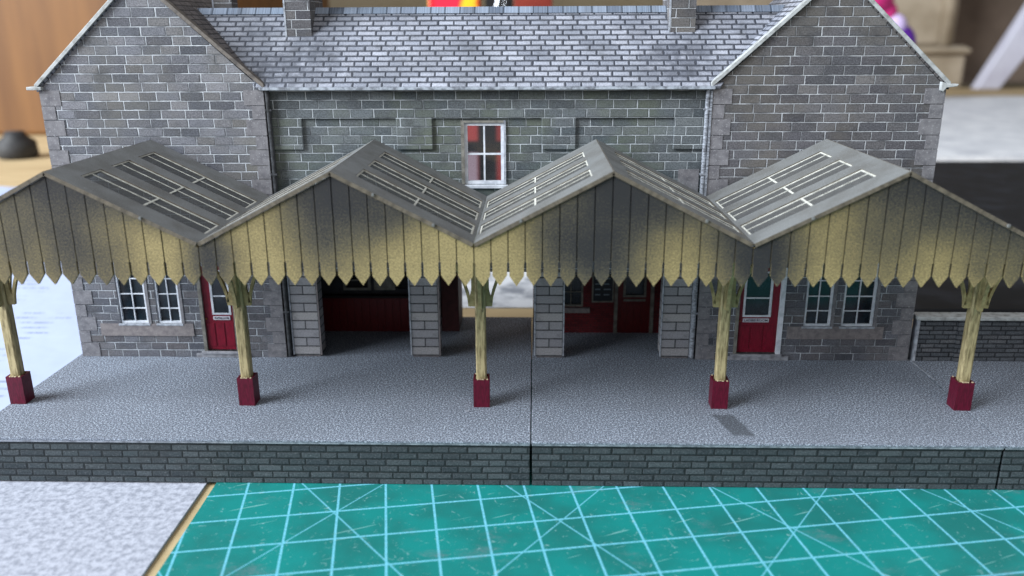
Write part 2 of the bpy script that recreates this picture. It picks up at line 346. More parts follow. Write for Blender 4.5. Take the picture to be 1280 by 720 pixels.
    def text(s, txt, x0, x1, z0, z1, y, depth, m=0):
        cu = bpy.data.curves.new('txt', 'FONT'); cu.body = txt; cu.extrude = 0; cu.offset = .018
        o = bpy.data.objects.new('txt', cu); col.objects.link(o)
        dg = bpy.context.evaluated_depsgraph_get(); me = bpy.data.meshes.new_from_object(o.evaluated_get(dg))
        xs = [v.co.x for v in me.vertices]; ys = [v.co.y for v in me.vertices]
        ax, bx_, ay, by = min(xs), max(xs), min(ys), max(ys)
        i = len(s.v)
        for v in me.vertices: s.v.append((x0+(v.co.x-ax)/(bx_-ax)*(x1-x0), y, z0+(v.co.y-ay)/(by-ay)*(z1-z0)))
        for p in me.polygons: s.f.append([i+k for k in p.vertices]); s.fm.append(m); s.fuv.append(None)
        bpy.data.objects.remove(o); bpy.data.curves.remove(cu); bpy.data.meshes.remove(me)
    def build(s, name, parent=None, origin=None, bevel=0, smooth=False, recalc=True):
        base = ABS[parent.name] if parent else (0, 0, 0)
        org = origin if origin is not None else base
        me = bpy.data.meshes.new(name)
        me.from_pydata([((x-org[0])*S, (y-org[1])*S, (z-org[2])*S) for x, y, z in s.v], [], s.f)
        for mn in s.mats: me.materials.append(M[mn])
        me.polygons.foreach_set('material_index', s.fm)
        if recalc:
            bm = bmesh.new(); bm.from_mesh(me); bmesh.ops.recalc_face_normals(bm, faces=bm.faces); bm.to_mesh(me); bm.free()
        uvl = me.uv_layers.new(name='UVMap')
        for p in me.polygons:
            uvf = s.fuv[p.index]; nn = p.normal
            ax = max(range(3), key=lambda k: abs(nn[k]))
            for li in p.loop_indices:
                x, y, z = s.v[me.loops[li].vertex_index]
                uvl.data[li].uv = uvf(x, y, z, nn) if uvf else ((x, y) if ax == 2 else (x, z) if ax == 1 else (y+1.37, z))
        if smooth:
            for p in me.polygons: p.use_smooth = True
        o = bpy.data.objects.new(name, me); col.objects.link(o)
        if parent: o.parent = parent
        o.location = tuple((org[k]-base[k])*S for k in range(3))
        ABS[o.name] = org
        if bevel:
            b = o.modifiers.new('edge', 'BEVEL'); b.width = bevel*S; b.segments = 2; b.limit_method = 'ANGLE'
        return o

def thing(name, loc, label, cat, group=None):
    o = bpy.data.objects.new(name, None); col.objects.link(o); o.empty_display_size = .02
    o.location = tuple(v*S for v in loc); ABS[o.name] = loc
    return tag(o, label, cat, group)
def tag(o, label=None, cat=None, group=None, kind=None):
    if label: o['label'] = label
    if cat: o['category'] = cat
    if group: o['group'] = group
    if kind: o['kind'] = kind
    return o
def one(mb, name, loc, label, cat, **k):
    g = k.pop('group', None)
    return tag(mb.build(name, None, loc, **k), label, cat, g)

# ------------------------------------------------------------------ camera (solved from the photograph)
F, TH, YAW, ROLL, CX, CD, CH = 1050.2112, .3005793, -.0270806, -.0047132, 0, 26.3034, 10.6435
fw = Vector((math.sin(YAW)*math.cos(TH), math.cos(YAW)*math.cos(TH), -math.sin(TH)))
r = Vector((math.cos(YAW), -math.sin(YAW), 0)); u = r.cross(fw)
r2 = r*math.cos(ROLL)+u*math.sin(ROLL); u2 = -r*math.sin(ROLL)+u*math.cos(ROLL)
cam = bpy.data.cameras.new('camera'); co = bpy.data.objects.new('camera', cam); col.objects.link(co)
mt = Matrix((r2, u2, -fw)).transposed().to_4x4(); mt.translation = Vector((CX*S, -CD*S, CH*S)); co.matrix_world = mt
cam.sensor_width = 36; cam.lens = F/1280*36; cam.clip_start = .005; cam.clip_end = 30
cam.dof.use_dof = True; cam.dof.focus_distance = .252; cam.dof.aperture_fstop = 12; cam.dof.aperture_blades = 0
sc.camera = co

# ------------------------------------------------------------------ station building
B = thing('station_building', (-1.46, 0, 0), 'model stone railway station building with slate roof and two gabled wings', 'model building')
DEP = 4.2
def window(x0, x1, z0, z1, y, nx, rows, parent, glass='glass_dark', fr='frame_white', fw_=.07, rec=.1, bar=.03):
    """sash window in an opening whose front plane is y"""
    m = MB(fr); yy = y+rec
    m.wall(x0, x1, z0, z1, yy-.05, yy+.06, [(x0+fw_, x1-fw_, z0+fw_, z1-fw_)])
    ix0, ix1, iz0, iz1 = x0+fw_, x1-fw_, z0+fw_, z1-fw_
    for k in range(1, nx):
        xx = ix0+(ix1-ix0)*k/nx; m.box(xx-bar/2, xx+bar/2, yy-.02, yy+.03, iz0, iz1)
    for zz in rows:
        m.box(ix0, ix1, yy-.025, yy+.028, zz-bar/2, zz+bar/2)
    w = m.build('window', parent)
    g = MB(glass); g.box(ix0-.02, ix1+.02, yy+.035, yy+.045, iz0-.02, iz1+.02); g.build('pane', w)
    return w

def quoins(m, xe, side, z0, z1, y, mi, big=.62, small=.38):
    z = z0; k = 0
    while z < z1-.15:
        h = .5 if k % 2 == 0 else .43
        h = min(h, z1-z); w = (big if k % 2 == 0 else small)+random.uniform(-.03, .03)
        a, b = (xe, xe+w) if side > 0 else (xe-w, xe)
        if side > 0: a -= .012
        else: b += .012
        m.box(a, b, y-.016, y+.1, z+.012, z+h-.012, mi); z += h; k += 1

def wing(x0, x1, peak, mat, wins, door, sillx, sign, glz):
    ez = 8.85; py_, pz = peak, 12.15
    opens = [(a, b, 1.2, 3.6) for a, b in wins] + [(door[0], door[1], .22, 3.2)]
    w = MB(mat, 'quoin', 'stone_ground', 'sandstone_dark')
    w.wall(x0, x1, 0, 4.6, 0, .2, opens, 2)
    w.wall(x0, x1, 4.6, ez, 0, .2, (), 0)
    w.pxz([(x0, ez), (x1, ez), (py_, pz-.06)], 0, .2, 0)
    quoins(w, x0, 1, 0., ez, 0, 1); quoins(w, x1, -1, 0., ez, 0, 1)
    w.box(sillx[0], sillx[1], -.03, .1, .76, 1.19, 3)
    mid = (wins[0][1]+wins[1][0])/2
    g = w.build('gable_wall', B)
    sdl = MB('stone_ground'); sdl.box(x0, x0+.2, .2, DEP, 0, ez); sdl.build('side_wall', B)
    sdr = MB('stone_ground'); sdr.box(x1-.2, x1, .2, DEP, 0, ez); sdr.build('side_wall', B)
    for a, b in wins:
        wd = window(a, b, 1.2, 3.6, 0, 2, [1.72, 2.22, 2.75], B, rec=.08)
        sl = MB('card_edge'); sl.box(a-.06, b+.06, -.045, .12, 1.13, 1.2); sl.build('sill', wd, bevel=.01)
        rv = MB('quoin'); rv.box(b, b+.1, -.02, .02, 1.2, 3.6); rv.build('jamb', wd)
    # door
    a, b = door
    d = MB('door_red'); yy = .07
    d.wall(a+.09, b-.03, .25, 3.2, yy, yy+.06, [(glz[0], glz[1], 1.56, 3.05)])
    pw = (b-a-.12)/3
    for k in range(3):
        xx = a+.13+k*(pw-.01); d.box(xx, xx+pw-.07, yy-.02, yy+.02, .38, 1.2)
    do = d.build('door', B, bevel=.008)
    f = MB('frame_white' if sign[0] == 'L' else 'frame_dirty', 'frame_dirty')
    f.box(b-.03, b+.12, -.03, .14, .22, 3.2, 0); f.box(a-.02, a+.09, -.02, .14, .22, 3.2, 1); f.build('door_frame', do)
    gf = MB('frame_white', 'glass_dark'); gf.wall(glz[0]-.04, glz[1]+.04, 1.5, 3.05, yy-.02, yy+.03, [(glz[0]+.03, glz[1]-.03, 1.56, 3.0)], 0)
    gf.box(glz[0], glz[1], yy-.012, yy+.02, 2.13, 2.17, 0); gf.box(glz[0], glz[1], yy+.031, yy+.05, 1.54, 3.04, 1); gf.build('glazing', do)
    npl = MB('nameplate_white', 'lettering_dark'); npl.box(glz[0]-.02, glz[1]-.01, yy-.03, yy, 1.32, 1.445, 0)
    npl.text(sign, glz[0]+.02, glz[1]-.05, 1.345, 1.425, yy-.034, 0, 1); npl.build('nameplate', do, recalc=False)
    hd = MB('brass'); hd.lathe([(.0, 1.33), (.03, 1.345), (.03, 1.375), (0, 1.39)], a+.14, yy-.03, 10); hd.build('handle', do, smooth=True)
    stp = MB('step_grey'); stp.box(a-.1, b+.16, -.1, .1, .14, .22); stp.box(a-.3, b+.4, -.05, .0, .0, .14); stp.build('door_step', B, bevel=.01)
    # gable roof slabs
    th = .1
    for sgn, xe in ((-1, x0), (1, x1)):
        sl = (pz-(ez+.12))/abs(xe-peak)
        def uvr(x, y, z, n, pk=peak): return (y, math.hypot(x-pk, z-pz))
        R = MB('slates_shaded' if sgn > 0 else 'slates', 'coping', uvf=uvr)
        xo = xe+sgn*.1; zo = ez+.12-.1*sl
        R.solid([(peak, .02, pz+.02), (xo, .02, zo+.02), (xo, .02, zo-th+.02), (peak, .02, pz-th+.0)], [(peak, DEP+.2, pz+.02), (xo, DEP+.2, zo+.02), (xo, DEP+.2, zo-th+.02), (peak, DEP+.2, pz-th)], 0)
        R.build('gable_roof', B)
        # verge coping strip along the front edge
        nrm = Vector((sgn*sl, 0, 1)).normalized(); off = .05
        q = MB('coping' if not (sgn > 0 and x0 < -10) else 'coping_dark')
        A = (peak, pz+.03); C_ = (xo-sgn*.02, zo+.06)
        q.solid([(A[0], -.12, A[1]+.09), (C_[0], -.12, C_[1]+.09), (C_[0], -.12, C_[1]-.07), (A[0], -.12, A[1]-.07)], [(A[0], .1, A[1]+.1), (C_[0], .1, C_[1]+.1), (C_[0], .1, C_[1]-.02), (A[0], .1, A[1]-.02)])
        q.build('verge_coping', B, bevel=.015)
        kx0, kx1 = (xe-.33, xe+.14) if sgn < 0 else (xe-.14, xe+.28)
        k = MB('coping')
        if x0 < -10 and sgn < 0: k.box(kx0, kx1, -.14, .2, 8.86, 8.96)
        elif x0 > 0 and sgn > 0:
            k.pxz([(kx0-.06, 8.78), (kx0+.02, 8.74), (kx0+.1, 8.86), (kx1, 8.9), (kx1+.04, 8.97), (kx0+.1, 8.98), (kx0-.06, 9.04)], -.14, .12)
        else:
            k.box(kx0+.05, kx1-.1, -.12, .1, 8.84, 8.94)
        k.build('kneeler_stone', B, bevel=.02)

wing(-15.34, -8.36, -11.89, 'stone_gable', [(-13.88, -12.92), (-12.6, -11.8)], (-11.12, -10.0), (-14.58, -11.42), 'WAITING ROOM', (-10.72, -10.16))
wing(5.42, 12.4, 8.93, 'stone_gable_brown', [(8.88, 9.76), (10.1, 11.14)], (6.66, 8.08), (8.36, 11.5), 'LADIES ROOM', (6.92, 7.76))

# main block upper wall: recessed panels behind a raised stone layer
MW = (-2.2, -.95, 5.88, 7.82)
w = MB('stone_upper', 'sandstone_dark'); w.wall(-8.36, 5.42, 3.0, 8.9, .26, .42, [MW]); w.box(-7.9, -7.9+.01, .3, .31, 4, 4.01)
w.build('upper_wall', B)
rl = MB('stone_upper'); zt, zb = 7.95, 6.98
rl.wall(-8.34, 5.40, zb, 8.88, .165, .258, [(-7.27, -4.32, zb-.1, zt), (-3.18, .23, zb-.1, zt), (1.3, 4.33, zb-.1, zt)])
# drop the open bottoms: wall() clips at zb, so the four stubs hang between the panels
rl.build('raised_stonework', B, bevel=.03)
qn = MB('quoin'); qn.box(4.55, 5.2, .235, .3, 5.5, 6.35); qn.build('large_block', B)
wd = window(MW[0], MW[1], MW[2], MW[3], .26, 2, [6.83], B, glass='window_film', fw_=.10, rec=.06, bar=.055)
sl = MB('frame_white'); sl.box(MW[0]-.05, MW[1]+.12, .16, .34, MW[2]-.13, MW[2]-.02); sl.build('sill', wd, bevel=.015)
jb = MB('frame_dirty', 'card_edge'); jb.box(MW[0]-.1, MW[0]+.005, .2, .3, MW[2], MW[3]+.06, 0); jb.box(MW[1]-.005, MW[1]+.06, .2, .3, MW[2], MW[3]+.06, 1); jb.box(MW[0]+.006, MW[1]-.006, .2, .3, MW[3]-.005, MW[3]+.06, 0); jb.build('jamb', wd)
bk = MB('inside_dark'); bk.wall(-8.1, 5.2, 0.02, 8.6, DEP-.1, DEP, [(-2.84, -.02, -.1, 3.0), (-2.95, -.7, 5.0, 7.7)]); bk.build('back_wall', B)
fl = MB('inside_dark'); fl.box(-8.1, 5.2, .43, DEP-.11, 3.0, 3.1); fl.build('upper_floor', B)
# roof
EZ, RY, RZ = 8.93, 2.05, 11.22
def uvs(x, y, z, n): return (x, math.hypot(y+.1, z-EZ))
xl0, xl1 = -8.55, -10.9; xr0, xr1 = 5.62, 7.98
R = MB('slates', uvf=uvs)
R.solid([(xl0, -.12, EZ), (xr0, -.12, EZ), (xr1, RY, RZ), (xl1, RY, RZ)], [(xl0, -.06, EZ-.08), (xr0, -.06, EZ-.08), (xr1, RY, RZ-.1), (xl1, RY, RZ-.1)])
R.solid([(xl0, 2*RY+.12, EZ), (xl1, RY+.001, RZ), (xr1, RY+.001, RZ), (xr0, 2*RY+.12, EZ)], [(xl0, 2*RY+.06, EZ-.08), (xl1, RY+.001, RZ-.1), (xr1, RY+.001, RZ-.1), (xr0, 2*RY+.06, EZ-.08)])
rf = R.build('roof', B)
rd = MB('ridge_tiles', uvf=lambda x, y, z, n: (x, 1.5))
rd.solid([(xl1-.1, RY-.17, RZ-.13), (xl1-.1, RY, RZ+.07), (xl1-.1, RY+.17, RZ-.13), (xl1-.1, RY, RZ-.02)], [(xr1+.1, RY-.17, RZ-.13), (xr1+.1, RY, RZ+.07), (xr1+.1, RY+.17, RZ-.13), (xr1+.1, RY, RZ-.02)])
rd.build('ridge_tiles', rf)
def chimney(x0, x1, y0, y1, zb_, mat='stone_gable_brown'):
    c = MB(mat, 'card_edge'); c.box(x0, x1, y0, y1, zb_, 12.9)
    c.box(x0-.004, x0+.05, y0-.012, y0+.03, zb_+.2, 12.9, 1)
    c.box(x0-.1, x1+.1, y0-.1, y1+.1, 12.9, 13.1, 1)
    for k in (0, 1): c.lathe([(.17, 13.1), (.2, 13.15), (.15, 13.2), (.14, 13.6), (.18, 13.65)], x0+(x1-x0)*(.28+.44*k), (y0+y1)/2, 14, 1)
    c.build('chimney', rf)
chimney(-7.88, -7.05, 1.28, 3.0, 9.9); chimney(4.2, 5.02, 1.35, 2.9, 9.9)
chimney(-10.75, -10.1, 3.0, 3.6, 10.2)
gt = MB('gutter_grey'); gt.pyz([(-.19, 8.84), (-.06, 8.82), (-.02, 8.92), (-.17, 8.93)], -8.42, 5.46); gt.build('gutter', B, bevel=.012)
for x, mt_ in ((-8.24, 'pipe_dark'), (5.29, 'pipe_light')):
    p = MB(mt_); p.tube([(x, .0, 8.85), (x, .02, 8.6), (x, .05, 7), (x, .05, 3.1), (x, .05, .05)], .07, 10)
    for z in (8.2, 6.2, 3.4, 1.6): p.box(x-.1, x+.1, -.03, .1, z, z+.06)
    p.build('downpipe', B)
ps = MB('pipe_light'); ps.box(5.36, 5.42, -.04, .0, 4, 8.8); ps.build('corner_strip', B)
# loggia
for x0, x1, inner in ((-8.1, -7.2, 1), (-4.1, -3.17, 1), (.06, .98, -1), (4.26, 5.2, -1)):
    p = MB('pier_stone', 'card_edge', 'sandstone_dark', uvf=lambda x, y, z, n, a=x0, b=x1: ((x-a)/(b-a) if abs(n[1]) > .5 else .5*(y+.1)+.02, z-.08))
    p.box(x0, x1, .08, .75, .06, 3.0, 0); p.box(x0+.04, x1-.04, .12, .7, 0, .06, 2)
    e0 = x1 if inner > 0 else x0
    p.box(x1-.004, x1+.04, .06, .12, .07, 3.0, 2 if inner > 0 else 1); p.box(x0-.04, x0+.004, .06, .12, .07, 3.0, 1)
    p.build('pier', B)
lt = MB('stone_ground'); lt.box(-8.15, 5.25, .06, .42, 3.0, 3.45) if False else lt.box(-8.15, 5.25, .05, .255, 3.02, 3.5); lt.build('lintel', B)
# left booth
bw = MB('door_red_deep', 'black_card', 'inside_dark', 'frame_dirty')
bw.box(-7.95, -3.4, 2.6, 2.75, 0, 1.34, 0)
for k in range(16): bw.box(-7.9+k*.28, -7.9+k*.28+.24, 2.575, 2.61, .12, 1.25, 0)
bo = bw.build('ticket_booth', B)
ct = MB('black_card'); ct.box(-7.98, -3.4, 2.4, 2.72, 1.34, 1.42); ct.build('counter', bo)
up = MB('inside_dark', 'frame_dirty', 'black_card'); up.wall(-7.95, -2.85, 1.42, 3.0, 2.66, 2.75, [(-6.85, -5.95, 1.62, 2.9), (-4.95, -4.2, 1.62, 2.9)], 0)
up.wall(-6.9, -5.9, 1.57, 2.95, 2.62, 2.66, [(-6.8, -6.0, 1.66, 2.9)], 1); up.box(-6.8, -6.0, 2.63, 2.655, 1.92, 1.97, 1); up.box(-6.9, -4.1, 2.76, 2.78, 1.5, 3., 2)
up.build('booth_front', bo)
pa = MB('frame_dirty'); pa.box(-5.75, -5.0, 2.5, 2.53, 1.62, 2.7); pa.build('poster', bo)
for x in (-2.84, .02):
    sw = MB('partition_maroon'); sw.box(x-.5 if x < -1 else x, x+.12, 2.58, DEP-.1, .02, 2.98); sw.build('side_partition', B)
# right booth: red brick
rb = MB('red_brick', 'pipe_dark'); rb.wall(.2, 5.2, 0, 3.0, 2.55, 2.7, [(.9, 1.78, 1.0, 2.8), (2.94, 4.26, .03, 2.9)], 0)
rw = rb.build('brick_wall', B)
wd = window(.9, 1.78, 1.0, 2.8, 2.55, 2, [1.55, 2.1], B, fr='frame_dirty', rec=.06)
sl = MB('sandstone_dark'); sl.box(.7, 2.02, 2.42, 2.6, .8, .98); sl.build('sill', wd)
nb = MB('board_navy', 'lettering_pale', 'frame_dirty'); nb.box(2.14, 2.82, 2.5, 2.55, 1.24, 2.4, 0); nb.wall(2.09, 2.87, 1.19, 2.45, 2.47, 2.55, [(2.14, 2.82, 1.24, 2.4)], 2)
for k in range(5):
    z = 2.28-k*.2
    for j in range(2): nb.box(2.2+j*.31, 2.2+j*.31+random.uniform(.18, .27), 2.494, 2.5, z-.03, z+.015, 1)
nb.build('notice_board', B)
d = MB('door_red_deep'); d.wall(3.02, 4.2, .03, 2.9, 2.6, 2.66, [(3.26, 4.0, 1.42, 2.75)])
for k in range(4): d.box(3.14+k*.25, 3.14+k*.25+.18, 2.58, 2.61, .15, 1.1)
do = d.build('door', B); d = None
f = MB('frame_dirty'); f.box(2.9, 3.02, 2.5, 2.66, .0, 2.9); f.box(4.2, 4.32, 2.5, 2.66, 0, 2.9); f.build('door_frame', do)
g = MB('frame_dirty', 'glass_dark', 'frame_dirty'); g.wall(3.22, 4.04, 1.36, 2.8, 2.57, 2.62, [(3.3, 3.96, 1.44, 2.74)], 0); g.box(3.28, 3.98, 2.64, 2.655, 1.42, 2.75, 1); g.box(3.24, 4.02, 2.57, 2.6, 1.2, 1.28, 2); g.build('glazing', do)

# ------------------------------------------------------------------ canopy
C = thing('platform_canopy', (-1.46, -3.8, 0), 'four-bay ridged model canopy with sooty tan boarding, skylights and tan posts', 'station canopy')
YF, YB = -6.2, -.14
P = [-11.97, -4.95, 1.91, 8.95]; V = [-15.42, -8.39, -1.49, 5.39, 12.42]; PZ, VZ, TH_ = 7.35, 5.56, .1
NUB = {(0, 1): (.63,), (1, 1): (.3, .72), (2, 0): (.66,), (2, 1): (.66,), (3, 0): (.62,), (3, 1): (.72,)}
for b in range(4):
    for side in (0, 1):
        xp, xv = P[b], V[b+side]; sg = 1 if side else -1
        L = math.hypot(xv-xp, PZ-VZ); ux, uz = (xv-xp)/L, (VZ-PZ)/L; nx, nz = (-uz*sg)*sg*(1 if sg > 0 else -1), abs(ux)
        nx = abs(uz)*sg
        def T(s, y, n, xp=xp, ux=ux, uz=uz, nx=nx, nz=nz): return (xp+ux*s+nx*n, y, PZ+uz*s+nz*n)
        ys = [-5.42, -4.36, -3.8, -2.74, -2.18, -1.12]
        s0, s1 = .135*L, .978*L
        bands = [(ys[0], ys[1]), (ys[2], ys[3]), (ys[4], ys[5])]
        off = b*37.+side*11.
        m = MB('canopy_card', 'canopy_edge', uvf=lambda x, y, z, n, xp=xp, o=off: (math.hypot(x-xp, z-PZ)+o, y+o))
        m.grid([0.012, s0, s1, L-.004], [YF]+ys+[YB], lambda s, y: s0 < s < s1 and any(a < y < c for a, c in bands), T, 0, -TH_, 0, 1)
        for q in NUB.get((b, side), ()):
            c0 = T(q*L, YF-.03, -.02); m.box(c0[0]-.03, c0[0]+.03, c0[1]-.02, c0[1]+.04, c0[2]-.05, c0[2]+.02, 0)
        ro = m.build('canopy_roof', C, origin=((xp+xv)/2, (YF+YB)/2, (PZ+VZ)/2))
        for a, c in bands:
            k = MB('skylight_film', 'bar_white', uvf=lambda x, y, z, n, o=off: (x+o, y*1.3+z+o))
            def sl_box(sa, sb, ya, yb, n0, n1, mm):
                k.solid([T(sa, ya, n0), T(sb, ya, n0), T(sb, yb, n0), T(sa, yb, n0)], [T(sa, ya, n1), T(sb, ya, n1), T(sb, yb, n1), T(sa, yb, n1)], mm)
            k.face([T(s0+.002, a+.002, -.036), T(s1-.002, a+.002, -.036), T(s1-.002, c-.002, -.036), T(s0+.002, c-.002, -.036)], 0)
            n0, n1 = -.035, -.022
            j = random.uniform(-.02, .02)
            sl_box(s0+.041, s1, c-.08+j, c-.03+j, n0, n1, 1)
            sl_box(s0+.041, s1, (a+c)/2-.012+j, (a+c)/2+.012+j, n0, n1, 1)
            sl_box(s0+.49*(s1-s0), s0+.49*(s1-s0)+.05, a+.03, c-.081+j, n0, n1+.004, 1)
            sl_box(s1-.05, s1-.005, a+.03, c-.081+j, n0, n1+.004, 1)
            sl_box(s0+.0, s0+.04, a+.03, c-.034+j, n0, n1+.004, 1)
            k.build('skylight', ro)
    # valance boards for this bay
    v = MB('valance_paint', 'black_card')
    ZT = 4.44; n = 16; yv0, yv1 = -6.147, -6.06
    for sd in (0, 1):
        xa, xb = (V[b], P[b]) if sd == 0 else (P[b], V[b+1])
        for k in range(8):
            x0 = xa+(xb-xa)*k/8; x1 = xa+(xb-xa)*(k+1)/8
            def top(x): return PZ-(PZ-VZ)*abs(x-P[b])/abs((V[b] if sd == 0 else V[b+1])-P[b])-TH_-.03
            g = .013; h = .030; dz = random.uniform(-.012, .012); dy = random.uniform(-.006, .006); lx = random.uniform(-.006, .006)
            zt = ZT+dz
            poly = [((x0+x1)/2+lx, zt), (x1-h, zt+.27), (x1-h, zt+.6), (x1-g, zt+.62), (x1-g, top(x1)), (x0+g, top(x0)), (x0+g, zt+.62), (x0+h, zt+.6), (x0+h, zt+.27)]
            v.pxz(poly, yv0+dy, yv1+dy, 0)
        v.pxz([(xa, ZT+.63), (xb, ZT+.63), (xb, top(xb)-.01), (xa, top(xa)-.01)], yv1+.012, yv1+.04, 1)
    v.build('valance', C)
# columns
def strip(m, rin, rout, zs, ang, cx, cy, th):
    ca, sa = math.cos(ang), math.sin(ang)
    for i in range(len(zs)-1):
        def pt(r_, z, o): return (cx+ca*r_-sa*o, cy+sa*r_+ca*o, z)
        m.solid([pt(rin[i], zs[i], -th), pt(rout[i], zs[i], -th), pt(rout[i+1], zs[i+1], -th), pt(rin[i+1], zs[i+1], -th)], [pt(rin[i], zs[i], th), pt(rout[i], zs[i], th), pt(rout[i+1], zs[i+1], th), pt(rin[i+1], zs[i+1], th)])
def make_column(cx, cy):
    m = MB('column_paint'); r_ = .152; pr = []
    q = .04
    ring = [(-r_+q, -r_), (r_-q, -r_), (r_, -r_+q), (r_, r_-q), (r_-q, r_), (-r_+q, r_), (-r_, r_-q), (-r_, -r_+q)]
    m.solid([(cx+x, cy+y, .3) for x, y in ring], [(cx+x, cy+y, 5.42) for x, y in ring])
    c = m.build('column', C, origin=(cx, cy, 0), bevel=.012)
    f = MB('column_foot', 'raw_card'); h = .235
    f.grid([-h, -h+.05, h-.05, h], [-h, -h+.05, h-.05, h], lambda a, b_: abs(a) < h-.05 and abs(b_) < h-.05, lambda a, b_, n: (cx+a, cy+b_, n), 0, .87, 0)
    f.box(cx-h+.05, cx+h-.05, cy-h+.05, cy+h-.05, .0, .8, 1)
    for q in range(7):
        a = random.uniform(-h, h-.08); e = random.choice((-h-.003, h-.05)); f.box(cx+a, cx+a+random.uniform(.03, .1), cy+e, cy+e+.053, .868, .872+random.uniform(.004, .03), 1)
    f.build('column_base', c, origin=(cx, cy, 0))
    for a in range(4):
        k = MB('bracket_paint'); ang = a*math.pi/2
        strip(k, [.15, .15, .15, .16], [.34, .35, .25, .23], [3.06, 3.15, 3.55, 5.0], ang, cx, cy, .05)
        strip(k, [.27, .295, .345, .42, .53, .67, .83, 1.0], [.35, .375, .43, .51, .63, .78, .95, 1.13], [3.15, 3.35, 3.55, 3.78, 4.05, 4.35, 4.68, 5.02], ang, cx, cy, .05)
        k.build('bracket', c, origin=(cx, cy, 0))
    return c
colx = [-15.33, -8.45, -1.52, 5.42, 12.40]
c0 = make_column(colx[0], -3.58)
def copy_tree(o, parent):
    c = o.copy(); col.objects.link(c); c.parent = parent
    for ch in list(o.children): copy_tree(ch, c)
    return c
for x in colx[1:]:
    c = copy_tree(c0, C); c.location = ((x-ABS[C.name][0])*S, c0.location.y, 0); c.rotation_euler = (0, 0, random.uniform(-.03, .03))

# ------------------------------------------------------------------ platform, low wall
def platform(x0, x1, y1, lbl, xl_front=None):
    o = thing('platform_section', ((x0+x1)/2, -1, -1.4), lbl, 'model platform', 'model platform sections')
    xf = x0 if xl_front is None else xl_front
    def sl(z0, z1, yf, mat, nm, i=0.):
        m = MB(mat); m.solid([(xf+i, yf, z0), (x1-i, yf, z0), (x1-i, y1, z0), (x0+i, y1, z0)], [(xf+i, yf, z1), (x1-i, yf, z1), (x1-i, y1, z1), (x0+i, y1, z1)])
        return m.build(nm, o, bevel=.012)
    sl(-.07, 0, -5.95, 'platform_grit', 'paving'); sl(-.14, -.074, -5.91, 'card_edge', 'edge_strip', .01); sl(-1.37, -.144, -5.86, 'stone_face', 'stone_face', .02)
platform(-15.45, -.075, 4.25, 'left speckled grey platform section under the WAITING ROOM door', -15.62)
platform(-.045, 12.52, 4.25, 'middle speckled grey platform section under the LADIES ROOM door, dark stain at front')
platform(12.55, 27, 3.2, 'right speckled grey platform section in front of the low stone wall')
sv = MB('card_edge'); sv.solid([(12.50, -.05, .002), (12.54, -.05, .002), (12.62, -1.6, .002), (12.58, -1.6, .002)], [(12.50, -.05, .03), (12.54, -.05, .03), (12.62, -1.6, .012), (12.58, -1.6, .012)])
one(sv, 'card_sliver', (12.55, -.8, 0), 'thin pale card sliver over the platform joint by the low wall', 'card strip')
ch_ = MB('card_edge'); ch_.box(-1.98, -1.86, -4.13, -4.08, .001, .03); one(ch_, 'card_chip', (-1.92, -4.1, 0), 'tiny white chip lying on the platform by the middle post', 'card chip')
W = thing('boundary_wall', (19, .1, 0), 'low grey model stone wall with pale coping right of the station', 'low wall')
m = MB('stone_low', 'card_edge'); m.box(12.64, 27, .0, .3, .0, 1.44, 0); m.box(12.58, 12.66, -.03, .32, 0, 1.44, 1); m.build('wall_face', W)
m = MB('coping'); m.box(12.52, 27, -.1, .42, 1.44, 1.58); m.build('coping', W, bevel=.03)
for x in (13.9, 17.2, 20.5, 23.8):
    m = MB('stone_low'); m.box(x, x+.22, -.06, .0, 0, 1.43); m.build('pilaster', W)

# ------------------------------------------------------------------ work surface and papers
tb = MB('table_beige'); tb.box(-160, 200, -60, 152, -4.5, -1.5); tag(tb.build('tabletop', None, (0, 0, -1.5)), kind='structure')
cm = MB('mat_green'); cm.solid([(-8.7, -9.2, -1.49), (-8.3, -32, -1.49), (40, -32, -1.49), (38, 4.0, -1.49), (-9.0, 3.2, -1.49)], [(-8.7, -9.2, -1.38), (-8.3, -32, -1.38), (40, -32, -1.38), (38, 4., -1.38), (-9.0, 3.2, -1.38)])
one(cm, 'cutting_mat', (12, -12, -1.49), 'worn teal cutting mat with pale grid lines and paint smears under the platform', 'cutting mat')
sp_ = MB('speckled_sheet'); sp_.solid([(-36, -34, -1.495), (-8.8, -34, -1.495), (-9.1, -4, -1.495), (-38, -3, -1.495)], [(-36, -34, -1.42), (-8.8, -34, -1.42), (-9.1, -4, -1.42), (-38, -3, -1.42)])
one(sp_, 'rough_sheet', (-22, -18, -1.495), 'rough grey speckled sheet lying at the left edge of the cutting mat', 'sheet')
def sheet(mat, pts, z, th, nm, lbl, cat, bend=0):
    m = MB(mat); m.solid([(x, y, z) for x, y in pts], [(x, y, z+th) for x, y in pts]); return one(m, nm, (sum(p[0] for p in pts)/4, sum(p[1] for p in pts)/4, z), lbl, cat)
sheet('paper_printed', [(-15.7, -9), (-15.9, 30), (-58, 45), (-52, -6)], -1.40, .03, 'instruction_sheet', 'white sheet with faint grey printing lying left of the platform', 'paper')
sheet('paper_blotched', [(-11, 9.6), (9, 9.9), (10, 34), (-12, 33)], -1.48, .03, 'scrap_paper', 'blotched pale paper seen through the passage under the station', 'paper')
sheet('foam_white', [(30, 52.5), (130, 51.5), (150, 124), (40, 121)], -1.48, .6, 'foam_board', 'large white board lying flat behind the black slab at right', 'board')
sb = MB('slab_black'); sb.box(9, 62, 8.5, 51, -1.49, -1.1); one(sb, 'black_slab', (35, 30, -1.49), 'flat black slab lying behind the low stone wall', 'slab', bevel=.2)
